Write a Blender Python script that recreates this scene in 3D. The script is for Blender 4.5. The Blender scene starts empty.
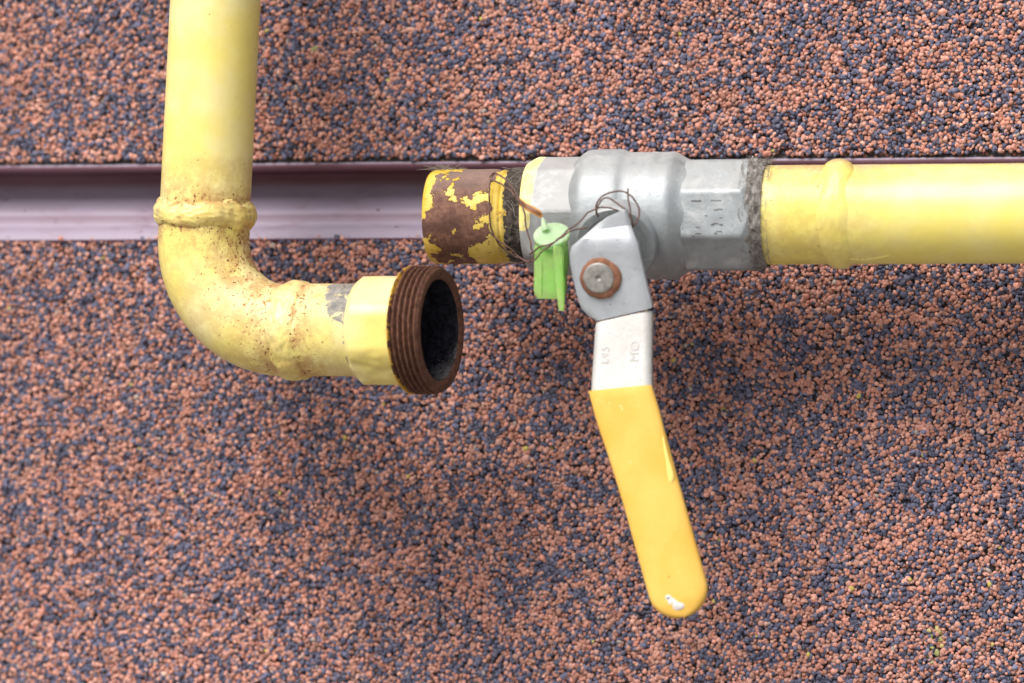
import bpy, math, random
import numpy as np
from mathutils import Vector, Matrix, noise as mn

R = math.radians
scene = bpy.context.scene
COL = scene.collection
rng = np.random.default_rng(11)
random.seed(5)

# ------------------------------------------------------------------ camera
YAW = R(12.0)          # the camera stands to the right and looks a little left
DIST = 1.5             # metres from the pipe
FPX = DIST * 3000.0    # focal length in pixels: 3 px per millimetre at the pipe
PIPE_Y = -0.043        # the pipe axis stands 43 mm off the wall (wall face is y = 0)
D = Vector((-math.sin(YAW), math.cos(YAW), 0))
RIGHT = Vector((math.cos(YAW), math.sin(YAW), 0))
UP = Vector((0, 0, 1))
CAM = Vector((0, PIPE_Y, 0)) - D * DIST
cd = bpy.data.cameras.new('camera')
cd.sensor_width = 36.0
cd.lens = 36.0 * FPX / 1024.0
cd.clip_start = 0.05
cd.clip_end = 50
cd.dof.use_dof = True
cd.dof.focus_distance = DIST - 0.004
cd.dof.aperture_fstop = 6.8
cam = bpy.data.objects.new('camera', cd)
cam.location = CAM
cam.rotation_euler = (R(90), 0, YAW)
COL.objects.link(cam)
scene.camera = cam

# ------------------------------------------------------------------ light
SUN_DIR = Vector((-0.36, -0.76, 1.0)).normalized()     # towards the light
world = bpy.data.worlds.new('World')
scene.world = world
world.use_nodes = True
wn, wl = world.node_tree.nodes, world.node_tree.links
wn.clear()
sky = wn.new('ShaderNodeTexSky')
sky.sky_type = 'NISHITA'
sky.sun_disc = False
sky.sun_elevation = math.asin(SUN_DIR.z)
sky.sun_rotation = math.atan2(SUN_DIR.x, SUN_DIR.y)
sky.dust_density = 4.0
hs = wn.new('ShaderNodeHueSaturation')
hs.inputs['Saturation'].default_value = 0.38
bg = wn.new('ShaderNodeBackground')
bg.inputs['Strength'].default_value = 0.067
wo = wn.new('ShaderNodeOutputWorld')
wl.new(sky.outputs[0], hs.inputs['Color'])
wl.new(hs.outputs[0], bg.inputs['Color'])
wl.new(bg.outputs[0], wo.inputs['Surface'])
sd = bpy.data.lights.new('sun', 'SUN')
sd.energy = 2.55
sd.angle = R(37)
sd.color = (1.0, 0.95, 0.88)
sun = bpy.data.objects.new('sun', sd)
sun.rotation_euler = (-SUN_DIR).to_track_quat('-Z', 'Y').to_euler()
sun.location = (0, -2, 3)
COL.objects.link(sun)
scene.view_settings.view_transform = 'Standard'
scene.view_settings.look = 'None'
scene.view_settings.exposure = 0.86
scene.view_settings.gamma = 1.0
scene.cycles.max_bounces = 8


# ------------------------------------------------------------------ placing
def on(px, py, y=PIPE_Y):
    """the point of the plane y = const seen at a pixel of the photograph"""
    d = D + RIGHT * ((px - 512) / FPX) + UP * ((341.5 - py) / FPX)
    return CAM + d * ((y - CAM.y) / d.y)


def onplane(px, py, p0, n):
    d = D + RIGHT * ((px - 512) / FPX) + UP * ((341.5 - py) / FPX)
    return CAM + d * ((p0 - CAM).dot(n) / d.dot(n))


def mpp(p):
    """metres per pixel at a point"""
    return (p - CAM).dot(D) / FPX


# ------------------------------------------------------------------ mesh helpers
class MB:
    def __init__(s):
        s.v, s.f, s.a = [], [], {}

    def grid(s, rows, closed=True, caps=(False, False), attrs=None):
        """rows: list of rings of points"""
        b = len(s.v)
        n = len(rows[0])
        for r in rows:
            s.v.extend(Vector(p) for p in r)
        for i in range(len(rows) - 1):
            for j in range(n if closed else n - 1):
                k = (j + 1) % n
                s.f.append((b + i * n + j, b + i * n + k, b + (i + 1) * n + k, b + (i + 1) * n + j))
        if caps[0]:
            s.f.append(tuple(b + j for j in reversed(range(n))))
        if caps[1]:
            o = b + (len(rows) - 1) * n
            s.f.append(tuple(o + j for j in range(n)))
        for k, vals in (attrs or {}).items():
            lst = s.a.setdefault(k, [])
            lst.extend([0.0] * (b - len(lst)))
            for r in vals:
                lst.extend(r)
        return b

    def box(s, x0, x1, y0, y1, z0, z1):
        b = len(s.v)
        s.v += [Vector((x, y, z)) for x in (x0, x1) for y in (y0, y1) for z in (z0, z1)]
        for q in ((0, 1, 3, 2), (4, 6, 7, 5), (0, 4, 5, 1), (2, 3, 7, 6), (0, 2, 6, 4), (1, 5, 7, 3)):
            s.f.append(tuple(b + i for i in q))

    def tube(s, pts, r, n=6, taper=False):
        rows = []
        m = len(pts)
        side = None
        for i, p in enumerate(pts):
            t = (pts[min(i + 1, m - 1)] - pts[max(i - 1, 0)]).normalized()
            if side is None:
                side = t.orthogonal().normalized()
            side = (side - t * side.dot(t)).normalized()
            q = t.cross(side)
            rr = r * (1 - 0.8 * i / (m - 1)) if taper else r
            rows.append([p + (side * math.cos(a) + q * math.sin(a)) * rr
                         for a in (2 * math.pi * j / n for j in range(n))])
        s.grid(rows, True, (True, True))

    def ball(s, c, rx, ry=None, rz=None, nu=12, nv=8, bump=0.0, axes=None):
        ry = ry or rx
        rz = rz or rx
        ax = axes or (Vector((1, 0, 0)), Vector((0, 1, 0)), Vector((0, 0, 1)))
        rows = []
        for i in range(nv + 1):
            t = math.pi * min(max(i / nv, 0.01), 0.99)
            row = []
            for j in range(nu):
                a = 2 * math.pi * j / nu
                d = Vector((math.sin(t) * math.cos(a), math.sin(t) * math.sin(a), math.cos(t)))
                k = 1 + bump * mn.noise(d * 1.7 + Vector(c) * 900)
                row.append(Vector(c) + ax[0] * d.x * rx * k + ax[1] * d.y * ry * k + ax[2] * d.z * rz * k)
            rows.append(row)
        s.grid(rows, True, (True, True))

    def build(s, name, mat, parent=None, sharp=35, bevel=0, subsurf=0):
        org = Vector(parent['_o']) if parent is not None else Vector((0, 0, 0))
        me = bpy.data.meshes.new(name)
        me.from_pydata([tuple(v - org) for v in s.v], [], s.f)
        for k, lst in s.a.items():
            lst.extend([0.0] * (len(s.v) - len(lst)))
            at = me.attributes.new(k, 'FLOAT', 'POINT')
            at.data.foreach_set('value', lst)
        me.materials.append(mat)
        me.polygons.foreach_set('use_smooth', [True] * len(me.polygons))
        import bmesh
        bm = bmesh.new()
        bm.from_mesh(me)
        bmesh.ops.recalc_face_normals(bm, faces=bm.faces)
        bm.to_mesh(me)
        bm.free()
        if sharp < 180:
            me.set_sharp_from_angle(angle=R(sharp))
        o = bpy.data.objects.new(name, me)
        COL.objects.link(o)
        if parent is not None:
            o.parent = parent
            o['_o'] = tuple(org)
        if bevel:
            m = o.modifiers.new('bevel', 'BEVEL')
            m.width = bevel
            m.segments = 3
            m.limit_method = 'ANGLE'
            m.angle_limit = R(30)
            m.harden_normals = False
        if subsurf:
            m = o.modifiers.new('sub', 'SUBSURF')
            m.levels = m.render_levels = subsurf
        return o


def child(parent, o):
    o.parent = parent


def thing(name, label, cat, loc):
    o = bpy.data.objects.new(name, None)
    COL.objects.link(o)
    o.location = loc
    o.empty_display_size = 0.01
    o['label'] = label
    o['category'] = cat
    o['_o'] = tuple(loc)
    return o


def sub(o):
    """a part mesh becomes the parent of sub-parts (its own origin sits at the thing's base)"""
    return o


def build_sub(mb, name, mat, part, **kw):
    """a sub-part: the part has no offset of its own, so its local space is the thing's"""
    o = mb.build(name, mat, part, **kw)
    return o


def frame(axis):
    """axis, and two vectors across it: 'front' (towards the camera) and 'up'"""
    a = axis.normalized()
    f = Vector((0, -1, 0))
    f = (f - a * f.dot(a)).normalized()
    if abs(a.y) > 0.8:
        f = Vector((1, 0, 0))
        f = (f - a * f.dot(a)).normalized()
    u = a.cross(f)
    if u.z < 0:
        u = -u
    return a, f, u


def lathe(mb, org, axis, prof, n=64, rfn=None, attr=None, caps=(False, False), up=None):
    """prof: list of (distance along axis, radius); rfn(u, theta, r) changes the radius"""
    a, f, u = frame(axis)
    if up is not None:
        u = (up - a * up.dot(a)).normalized()
        f = u.cross(a)
    rows, av = [], []
    for d, r in prof:
        row, ar = [], []
        for j in range(n):
            t = 2 * math.pi * j / n
            rr = rfn(d, t, r) if rfn else r
            row.append(org + a * d + (f * math.cos(t) + u * math.sin(t)) * rr)
            if attr:
                ar.append(attr(d, t))
        rows.append(row)
        av.append(ar)
    mb.grid(rows, True, caps, {attr.key: av} if attr else None)


def octagon_r(theta, apo, rot, rnd=0.06):
    """radius of an octagon with slightly rounded corners"""
    k = math.pi / 4
    t = (theta - rot + k / 2) % k - k / 2
    r = apo / math.cos(t)
    lim = apo * (1 + 0.0824 * (1 - rnd))
    return min(r, lim)


def smooth(a, b, x):
    t = min(max((x - a) / (b - a), 0), 1)
    return t * t * (3 - 2 * t)


def fine(prof, step):
    """subdivide a lathe profile"""
    out = [prof[0]]
    for (a, r), (b, q) in zip(prof, prof[1:]):
        n = max(1, int(math.hypot(b - a, q - r) / step))
        for i in range(1, n + 1):
            t = i / n
            out.append((a + (b - a) * t, r + (q - r) * t))
    return out


# ------------------------------------------------------------------ materials
class Mat:
    def __init__(s, name):
        s.m = bpy.data.materials.new(name)
        s.m.use_nodes = True
        s.n = s.m.node_tree.nodes
        s.l = s.m.node_tree.links
        s.b = s.n['Principled BSDF']
        s.out = s.n['Material Output']
        tc = s.n.new('ShaderNodeTexCoord')
        s.co = tc.outputs['Object']

    def set(s, **kw):
        for k, v in kw.items():
            i = s.b.inputs[k.replace('_', ' ')]
            if hasattr(v, 'is_output'):
                s.l.new(v, i)
            else:
                i.default_value = v if not isinstance(v, tuple) else (*v, 1.0)
        return s

    def val(s, sock, v):
        if hasattr(v, 'is_output'):
            s.l.new(v, sock)
        elif isinstance(v, tuple):
            sock.default_value = (*v, 1.0) if len(v) == 3 and sock.type == 'RGBA' else v
        else:
            sock.default_value = v

    def noise(s, scale, detail=4, rough=0.6, dist=0.0, stretch=None, off=None):
        n = s.n.new('ShaderNodeTexNoise')
        n.inputs['Scale'].default_value = scale
        n.inputs['Detail'].default_value = detail
        n.inputs['Roughness'].default_value = rough
        n.inputs['Distortion'].default_value = dist
        co = s.co
        if stretch or off:
            mp = s.n.new('ShaderNodeMapping')
            mp.inputs['Scale'].default_value = stretch or (1, 1, 1)
            mp.inputs['Location'].default_value = off or (0, 0, 0)
            s.l.new(co, mp.inputs['Vector'])
            co = mp.outputs[0]
        s.l.new(co, n.inputs['Vector'])
        return n.outputs['Fac']

    def voro(s, scale, feature='F1', out='Distance'):
        n = s.n.new('ShaderNodeTexVoronoi')
        n.feature = feature
        n.inputs['Scale'].default_value = scale
        s.l.new(s.co, n.inputs['Vector'])
        return n.outputs[out]

    def ramp(s, fac, a, b):
        """0 below a, 1 above b"""
        n = s.n.new('ShaderNodeMapRange')
        n.interpolation_type = 'SMOOTHSTEP'
        s.val(n.inputs['Value'], fac)
        s.val(n.inputs['From Min'], a)
        s.val(n.inputs['From Max'], b)
        return n.outputs['Result']

    def math(s, op, a, b=0.0):
        n = s.n.new('ShaderNodeMath')
        n.operation = op
        s.val(n.inputs[0], a)
        s.val(n.inputs[1], b)
        return n.outputs[0]

    def mix(s, fac, a, b):
        n = s.n.new('ShaderNodeMix')
        n.data_type = 'RGBA'
        s.val(n.inputs['Factor'], fac)
        s.val(n.inputs[6], a)
        s.val(n.inputs[7], b)
        return n.outputs[2]

    def attr(s, name, out='Fac'):
        n = s.n.new('ShaderNodeAttribute')
        n.attribute_name = name
        return n.outputs[out]

    def bump(s, h, strength, dist=0.0004):
        n = s.n.new('ShaderNodeBump')
        n.inputs['Strength'].default_value = strength
        n.inputs['Distance'].default_value = dist
        s.l.new(h, n.inputs['Height'])
        s.l.new(n.outputs[0], s.b.inputs['Normal'])

    def up(s):
        """how far the surface faces upwards: where dust settles"""
        g = s.n.new('ShaderNodeNewGeometry')
        x = s.n.new('ShaderNodeSeparateXYZ')
        s.l.new(g.outputs['Normal'], x.inputs[0])
        return x.outputs['Z']


RUST = (0.16, 0.050, 0.022)
RUST_D = (0.070, 0.026, 0.016)


def yellow_mat(name, base=(0.80, 0.675, 0.155), pale=(0.80, 0.70, 0.27), speck=0.0):
    m = Mat(name)
    wear = m.attr('wear')
    big = m.noise(45, 3, 0.55)
    c = m.mix(m.ramp(big, 0.35, 0.7), base, pale)
    # pinkish dust lying on top of the pipe
    dust = m.math('MULTIPLY', m.ramp(m.up(), 0.55, 1.0), m.ramp(m.noise(160, 4, 0.7), 0.25, 0.65))
    c = m.mix(m.math('MULTIPLY', dust, 0.65), c, (0.52, 0.40, 0.33))
    # ochre staining round the welds
    st = m.math('MULTIPLY', m.math('POWER', wear, 0.75), m.ramp(m.noise(120, 7, 0.78), 0.36, 0.60))
    c = m.mix(m.math('MULTIPLY', st, 0.8), c, (0.42, 0.205, 0.07))
    # rusty pinholes and grazes
    thr = m.math('SUBTRACT', 0.735 - speck, m.math('MULTIPLY', wear, 0.145))
    n1 = m.noise(850, 3, 0.6)
    sp = m.ramp(m.math('SUBTRACT', n1, thr), 0.0, 0.035)
    n2 = m.noise(280, 6, 0.75, 0.6)
    thr2 = m.math('SUBTRACT', 0.80, m.math('MULTIPLY', wear, 0.165))
    gz = m.ramp(m.math('SUBTRACT', n2, thr2), 0.0, 0.05)
    rust = m.mix(m.ramp(m.noise(330, 3), 0.35, 0.65), RUST, (0.42, 0.19, 0.07))
    mask = m.math('MAXIMUM', sp, m.math('MULTIPLY', gz, 0.7))
    c = m.mix(mask, c, rust)
    grime = m.attr('grime')
    gm = m.math('MULTIPLY', m.ramp(m.math('ADD', grime, m.math('MULTIPLY', m.math('SUBTRACT', m.noise(300, 7, 0.8, 0.6), 0.5), 2.3)), 0.44, 0.66), m.ramp(grime, 0.02, 0.2))
    c = m.mix(gm, c, m.mix(m.ramp(m.noise(380, 6, 0.75), 0.3, 0.65), (0.10, 0.10, 0.105), (0.27, 0.25, 0.225)))
    m.set(Base_Color=c, Roughness=m.math('ADD', 0.36, m.math('MULTIPLY', m.math('MAXIMUM', mask, gm), 0.4)),
          Specular_IOR_Level=0.45)
    h = m.math('ADD', m.math('MULTIPLY', m.noise(240, 3, 0.5), 0.35),
               m.math('MULTIPLY', m.math('MULTIPLY', n2, wear), 1.6))
    h = m.math('SUBTRACT', h, m.math('MULTIPLY', mask, 0.5))
    m.bump(h, 0.55, 0.0005)
    return m.m


def plug_mat():
    m = Mat('flaking_yellow_paint_on_rust')
    a = m.attr('paint')
    n = m.math('ADD', m.math('MULTIPLY', m.math('SUBTRACT', m.noise(78, 6, 0.66, 0.3, off=(0.013, 0.3, 0.11)), 0.5), 1.5), m.math('ADD', a, 0.5))
    pm = m.ramp(n, 0.585, 0.602)
    fine_n = m.noise(520, 5, 0.7)
    rust = m.mix(m.ramp(fine_n, 0.35, 0.65), (0.105, 0.045, 0.032), (0.20, 0.098, 0.066))
    rust = m.mix(m.ramp(m.noise(110, 3), 0.45, 0.75), rust, (0.075, 0.033, 0.025))
    rust = m.mix(m.math('MULTIPLY', m.ramp(m.up(), 0.3, 1.0), 0.55), rust, (0.27, 0.20, 0.175))
    yel = m.mix(m.ramp(m.noise(130, 4), 0.35, 0.7), (0.60, 0.40, 0.045), (0.70, 0.52, 0.13))
    yel = m.mix(m.ramp(m.noise(600, 4), 0.60, 0.70), yel, (0.40, 0.22, 0.04))
    c = m.mix(pm, rust, yel)
    m.set(Base_Color=c, Roughness=m.math('SUBTRACT', 0.75, m.math('MULTIPLY', pm, 0.35)), Specular_IOR_Level=0.4)
    m.bump(m.math('ADD', m.math('MULTIPLY', pm, 0.9), m.math('MULTIPLY', fine_n, 0.5)), 0.9, 0.0007)
    return m.m


def zinc_mat(name, base=(0.315, 0.34, 0.36), stain=False, metallic=0.45, rough=0.46):
    m = Mat(name)
    n = m.noise(60, 4, 0.6)
    f = m.noise(900, 3, 0.6)
    c = m.mix(m.ramp(n, 0.3, 0.7), tuple(v * 0.86 for v in base), tuple(min(v * 1.08, 1) for v in base))
    spots = m.ramp(m.noise(230, 5, 0.7), 0.60, 0.75)
    c = m.mix(m.math('MULTIPLY', spots, 0.5), c, (0.17, 0.18, 0.19))
    c = m.mix(m.math('MULTIPLY', m.ramp(m.noise(75, 6, 0.75, 0.5), 0.50, 0.66), 0.5), c, (0.55, 0.57, 0.58))
    dust = m.math('MULTIPLY', m.ramp(m.up(), 0.1, 0.9), m.ramp(m.noise(170, 6, 0.75), 0.3, 0.6))
    c = m.mix(m.math('MULTIPLY', dust, 0.45), c, (0.34, 0.325, 0.315))
    pits = m.ramp(m.noise(520, 2, 0.5), 0.735, 0.78)
    c = m.mix(m.math('MULTIPLY', pits, 0.7), c, (0.10, 0.095, 0.09))
    met = m.math('SUBTRACT', metallic, m.math('MULTIPLY', dust, 0.4))
    if stain:
        pa = m.attr('paint')
        ru = m.attr('rust')
        yel = m.mix(m.ramp(m.noise(300, 3), 0.4, 0.6), (0.78, 0.66, 0.24), (0.80, 0.70, 0.38))
        pm = m.ramp(m.math('ADD', pa, m.math('MULTIPLY', m.noise(260, 4), 0.5)), 0.70, 0.76)
        rm = m.ramp(m.math('ADD', ru, m.math('MULTIPLY', m.noise(300, 4), 0.5)), 0.62, 0.95)
        c = m.mix(pm, c, yel)
        rc = m.mix(m.ramp(ru, 0.5, 0.95), (0.55, 0.26, 0.045), (0.19, 0.075, 0.035))
        c = m.mix(rm, c, rc)
        met = m.math('MULTIPLY', met, m.math('SUBTRACT', 1.0, m.math('MAXIMUM', pm, rm)))
    m.set(Base_Color=c, Metallic=met, Roughness=m.math('ADD', rough, m.math('MULTIPLY', n, 0.16)))
    m.bump(m.math('SUBTRACT', m.math('ADD', m.math('MULTIPLY', f, 0.25), m.math('MULTIPLY', m.noise(160, 3), 0.4)), m.math('MULTIPLY', pits, 0.5)), 0.6, 0.0006)
    return m.m


def rust_mat(name, a, b, dark, scale=500, rough=0.8, bump=0.7):
    m = Mat(name)
    n = m.noise(scale, 5, 0.7)
    c = m.mix(m.ramp(n, 0.3, 0.7), a, b)
    c = m.mix(m.ramp(m.noise(scale * 0.25, 4), 0.5, 0.75), c, dark)
    m.set(Base_Color=c, Roughness=rough, Specular_IOR_Level=0.3)
    m.bump(n, bump, 0.0005)
    return m.m


def thread_mat():
    m = Mat('rusted_thread')
    n = m.noise(600, 5, 0.7)
    c = m.mix(m.ramp(n, 0.3, 0.7), (0.065, 0.026, 0.016), (0.17, 0.075, 0.046))
    pa = m.attr('paint')
    pm = m.ramp(m.math('ADD', pa, m.math('MULTIPLY', m.noise(260, 4), 0.9)), 0.86, 0.93)
    c = m.mix(pm, c, (0.60, 0.34, 0.05))
    dust = m.math('MULTIPLY', m.ramp(m.noise(1300, 2), 0.62, 0.72), 0.5)
    c = m.mix(dust, c, (0.30, 0.20, 0.15))
    m.set(Base_Color=c, Roughness=0.72, Specular_IOR_Level=0.35)
    m.bump(n, 0.6, 0.0004)
    return m.m


def bore_mat():
    m = Mat('dark_bore')  # near-black bore wall with paler dust low down
    n = m.noise(420, 5, 0.7)
    sp = m.ramp(m.noise(1200, 3, 0.6), 0.58, 0.70)
    c = m.mix(m.ramp(n, 0.35, 0.7), (0.008, 0.008, 0.011), (0.026, 0.027, 0.040))
    c = m.mix(m.math('MULTIPLY', sp, m.ramp(m.attr('dust'), 0.25, 1.0)), c, (0.26, 0.25, 0.28))
    c = m.mix(m.math('MULTIPLY', m.ramp(m.attr('dust'), 0.7, 1.0), m.ramp(n, 0.3, 0.6)), c, (0.17, 0.155, 0.155))
    m.set(Base_Color=c, Roughness=0.27)
    m.bump(n, 0.6, 0.0006)
    return m.m


def grip_mat():
    m = Mat('orange_yellow_plastic')
    c = m.mix(m.ramp(m.noise(70, 4), 0.3, 0.7), (0.70, 0.405, 0.070), (0.74, 0.465, 0.108))
    c = m.mix(m.ramp(m.noise(380, 4, 0.7), 0.655, 0.72), c, (0.80, 0.63, 0.27))
    c = m.mix(m.ramp(m.noise(520, 3, 0.5, off=(0.2, 0, 0)), 0.735, 0.77), c, (0.33, 0.17, 0.04))
    m.set(Base_Color=c, Roughness=0.68, Specular_IOR_Level=0.3)
    m.b.inputs['Subsurface Weight'].default_value = 0.08
    m.b.inputs['Subsurface Radius'].default_value = (0.002, 0.001, 0.0004)
    m.b.inputs['Subsurface Scale'].default_value = 1.0
    m.bump(m.math('ADD', m.noise(120, 3), m.math('MULTIPLY', m.noise(900, 2), 0.12)), 0.3, 0.0004)
    return m.m


def tag_mat(name, base, trans, alpha_rough=0.3):
    m = Mat(name)
    c = m.mix(m.ramp(m.noise(150, 3), 0.35, 0.7), base, tuple(min(1, v * 1.25 + 0.03) for v in base))
    m.set(Base_Color=c, Roughness=alpha_rough, Transmission_Weight=trans, IOR=1.35)
    m.b.inputs['Subsurface Weight'].default_value = 0.6
    m.b.inputs['Subsurface Radius'].default_value = (0.004, 0.006, 0.002)
    m.b.inputs['Subsurface Scale'].default_value = 1.0
    m.bump(m.noise(300, 3), 0.25, 0.0003)
    return m.m


def plain_mat(name, col, rough=0.7, var=0.3, scale=400, bump=0.3, metallic=0.0):
    m = Mat(name)
    n = m.noise(scale, 4, 0.65)
    c = m.mix(m.ramp(n, 0.3, 0.7), tuple(v * (1 - var) for v in col), tuple(min(1, v * (1 + var)) for v in col))
    m.set(Base_Color=c, Roughness=rough, Metallic=metallic)
    m.bump(n, bump, 0.0004)
    return m.m


def grain_mat():
    m = Mat('coloured_stone_grains')
    g = m.attr('grain_color', 'Color')
    n = m.noise(1500, 3, 0.6)
    c = m.mix(m.math('MULTIPLY', m.ramp(n, 0.35, 0.75), 0.16), g, (0.34, 0.27, 0.25))
    m.set(Base_Color=c, Roughness=0.8, Specular_IOR_Level=0.25)
    m.bump(n, 0.35, 0.0003)
    return m.m


def panel_mat():
    """the plaster between and beyond the modelled grains"""
    m = Mat('grainy_plaster')
    v = m.n.new('ShaderNodeTexVoronoi')
    v.inputs['Scale'].default_value = 560
    m.l.new(m.co, v.inputs['Vector'])
    sp = m.n.new('ShaderNodeSeparateColor')
    m.l.new(v.outputs['Color'], sp.inputs[0])
    c = m.mix(m.ramp(sp.outputs[0], 0.47, 0.49), (0.33, 0.135, 0.09), (0.055, 0.062, 0.10))
    c = m.mix(m.ramp(v.outputs['Distance'], 0.22, 0.5), c, (0.03, 0.022, 0.022))
    m.set(Base_Color=c, Roughness=0.7)
    m.bump(m.math('SUBTRACT', 1.0, v.outputs['Distance']), 0.8, 0.001)
    return m.m


def trim_mat():
    m = Mat('dusty_maroon_coating')
    st = m.noise(60, 5, 0.65, 0.2, stretch=(0.25, 1.0, 1.6))
    c = m.mix(m.ramp(st, 0.35, 0.7), (0.125, 0.052, 0.074), (0.17, 0.085, 0.115))
    dust = m.math('MULTIPLY', m.ramp(m.up(), -0.02, 0.5), m.ramp(m.noise(140, 5, 0.7, 0.3, stretch=(0.35, 1, 1)), 0.08, 0.55))
    c = m.mix(m.math('MULTIPLY', dust, 0.56), c, (0.385, 0.365, 0.475))  # dust on upward faces; its lavender also paints in the sky's sheen
    c = m.mix(m.ramp(m.noise(260, 4, 0.7, stretch=(0.6, 1, 1)), 0.66, 0.72), c, (0.085, 0.035, 0.045))
    m.set(Base_Color=c, Roughness=0.55, Specular_IOR_Level=0.3)
    m.bump(m.noise(300, 4), 0.15, 0.0004)
    return m.m


M_YEL = yellow_mat('yellow_gas_paint', speck=0.006)
M_YEL_OLD = yellow_mat('faded_yellow_gas_paint', (0.80, 0.675, 0.19), (0.80, 0.705, 0.34), 0.012)
M_PLUG = plug_mat()
M_ZINC = zinc_mat('weathered_nickel_plating')
M_COLLAR = zinc_mat('stained_nickel_plating', (0.35, 0.355, 0.365), stain=True, metallic=0.2, rough=0.55)
M_LEVER = zinc_mat('zinc_plated_lever', (0.45, 0.48, 0.52), metallic=0.35, rough=0.40)
M_LEVER2 = zinc_mat('warm_neck_zinc', (0.48, 0.47, 0.455), metallic=0.2, rough=0.42)  # lever zinc, warmer and less metallic for the neck
M_BOLT = plain_mat('dull_bolt_steel', (0.30, 0.29, 0.275), 0.5, 0.25, 500, 0.3, 0.4)
M_NUT = plain_mat('dark_steel', (0.16, 0.18, 0.19), 0.45, 0.2, 400, 0.2, 0.6)
M_RUST = rust_mat('orange_rust', (0.17, 0.072, 0.042), (0.28, 0.135, 0.082), (0.12, 0.055, 0.036), 420)
M_THREAD = thread_mat()
M_BORE = bore_mat()
M_GRIP = grip_mat()
M_TAG = tag_mat('lime_green_plastic', (0.50, 0.93, 0.26), 0.60, 0.18)
M_CAP = tag_mat('frosted_green_plastic', (0.50, 0.70, 0.43), 0.40, 0.35)
M_WIRE = plain_mat('rusty_wire', (0.115, 0.060, 0.048), 0.7, 0.4, 700)
M_HEMP = plain_mat('dirty_hemp', (0.20, 0.185, 0.175), 0.95, 0.55, 520, 0.9)
M_HEMPD = plain_mat('blackened_hemp', (0.050, 0.038, 0.032), 0.95, 0.5, 520, 0.9)
M_FIBRE = plain_mat('grey_fibre', (0.24, 0.215, 0.19), 0.95, 0.3, 300, 0.0)
M_WHITE = plain_mat('white_paint_fleck', (0.60, 0.575, 0.57), 0.6, 0.06, 500)
M_DRIP = plain_mat('pale_yellow_paint', (0.80, 0.62, 0.17), 0.35, 0.06, 300)
M_MARK = plain_mat('dark_lettering', (0.17, 0.165, 0.16), 0.8, 0.3, 600)  # dark grey for the cast strokes
M_EMB = plain_mat('embossed_zinc', (0.39, 0.39, 0.385), 0.5, 0.08, 600, 0.1, 0.2)
M_GRAIN = grain_mat()
M_PANEL = panel_mat()
M_TRIM = trim_mat()


# ================================================================== the wall
def zw(py, y=0.0):
    return on(512, py, y).z


Z_TOP = zw(161)       # lower edge of the plaster above the groove
Z_BOT = zw(239)       # upper edge of the plaster below it
CX = on(512, 341, 0).x

wall = thing('wall', 'wall coated in pink and blue grey stone grains, split by a groove', 'wall', (CX, 0, -0.9))


def grain_template():
    v = [(0, 0, 1.0)]
    n = 7
    for k, deg in enumerate((46, 96)):
        for j in range(n):
            a = 2 * math.pi * (j + 0.5 * k) / n
            v.append((math.sin(R(deg)) * math.cos(a), math.sin(R(deg)) * math.sin(a), math.cos(R(deg))))
    f = []
    for j in range(n):
        f.append((0, 1 + j, 1 + (j + 1) % n))
        a, b = 1 + j, 1 + (j + 1) % n
        f += [(a, a + n, b), (b, a + n, b + n)]
    return np.array(v), np.array(f)


def value_noise(x, z, cell, seed):
    r = np.random.default_rng(seed)
    g = r.random((400, 400))
    u, w = x / cell + 200, z / cell + 200
    i, j = np.floor(u).astype(int), np.floor(w).astype(int)
    fu, fw = u - i, w - j
    fu, fw = fu * fu * (3 - 2 * fu), fw * fw * (3 - 2 * fw)
    i, j = i % 399, j % 399
    return (g[i, j] * (1 - fu) + g[i + 1, j] * fu) * (1 - fw) + (g[i, j + 1] * (1 - fu) + g[i + 1, j + 1] * fu) * fw


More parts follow.
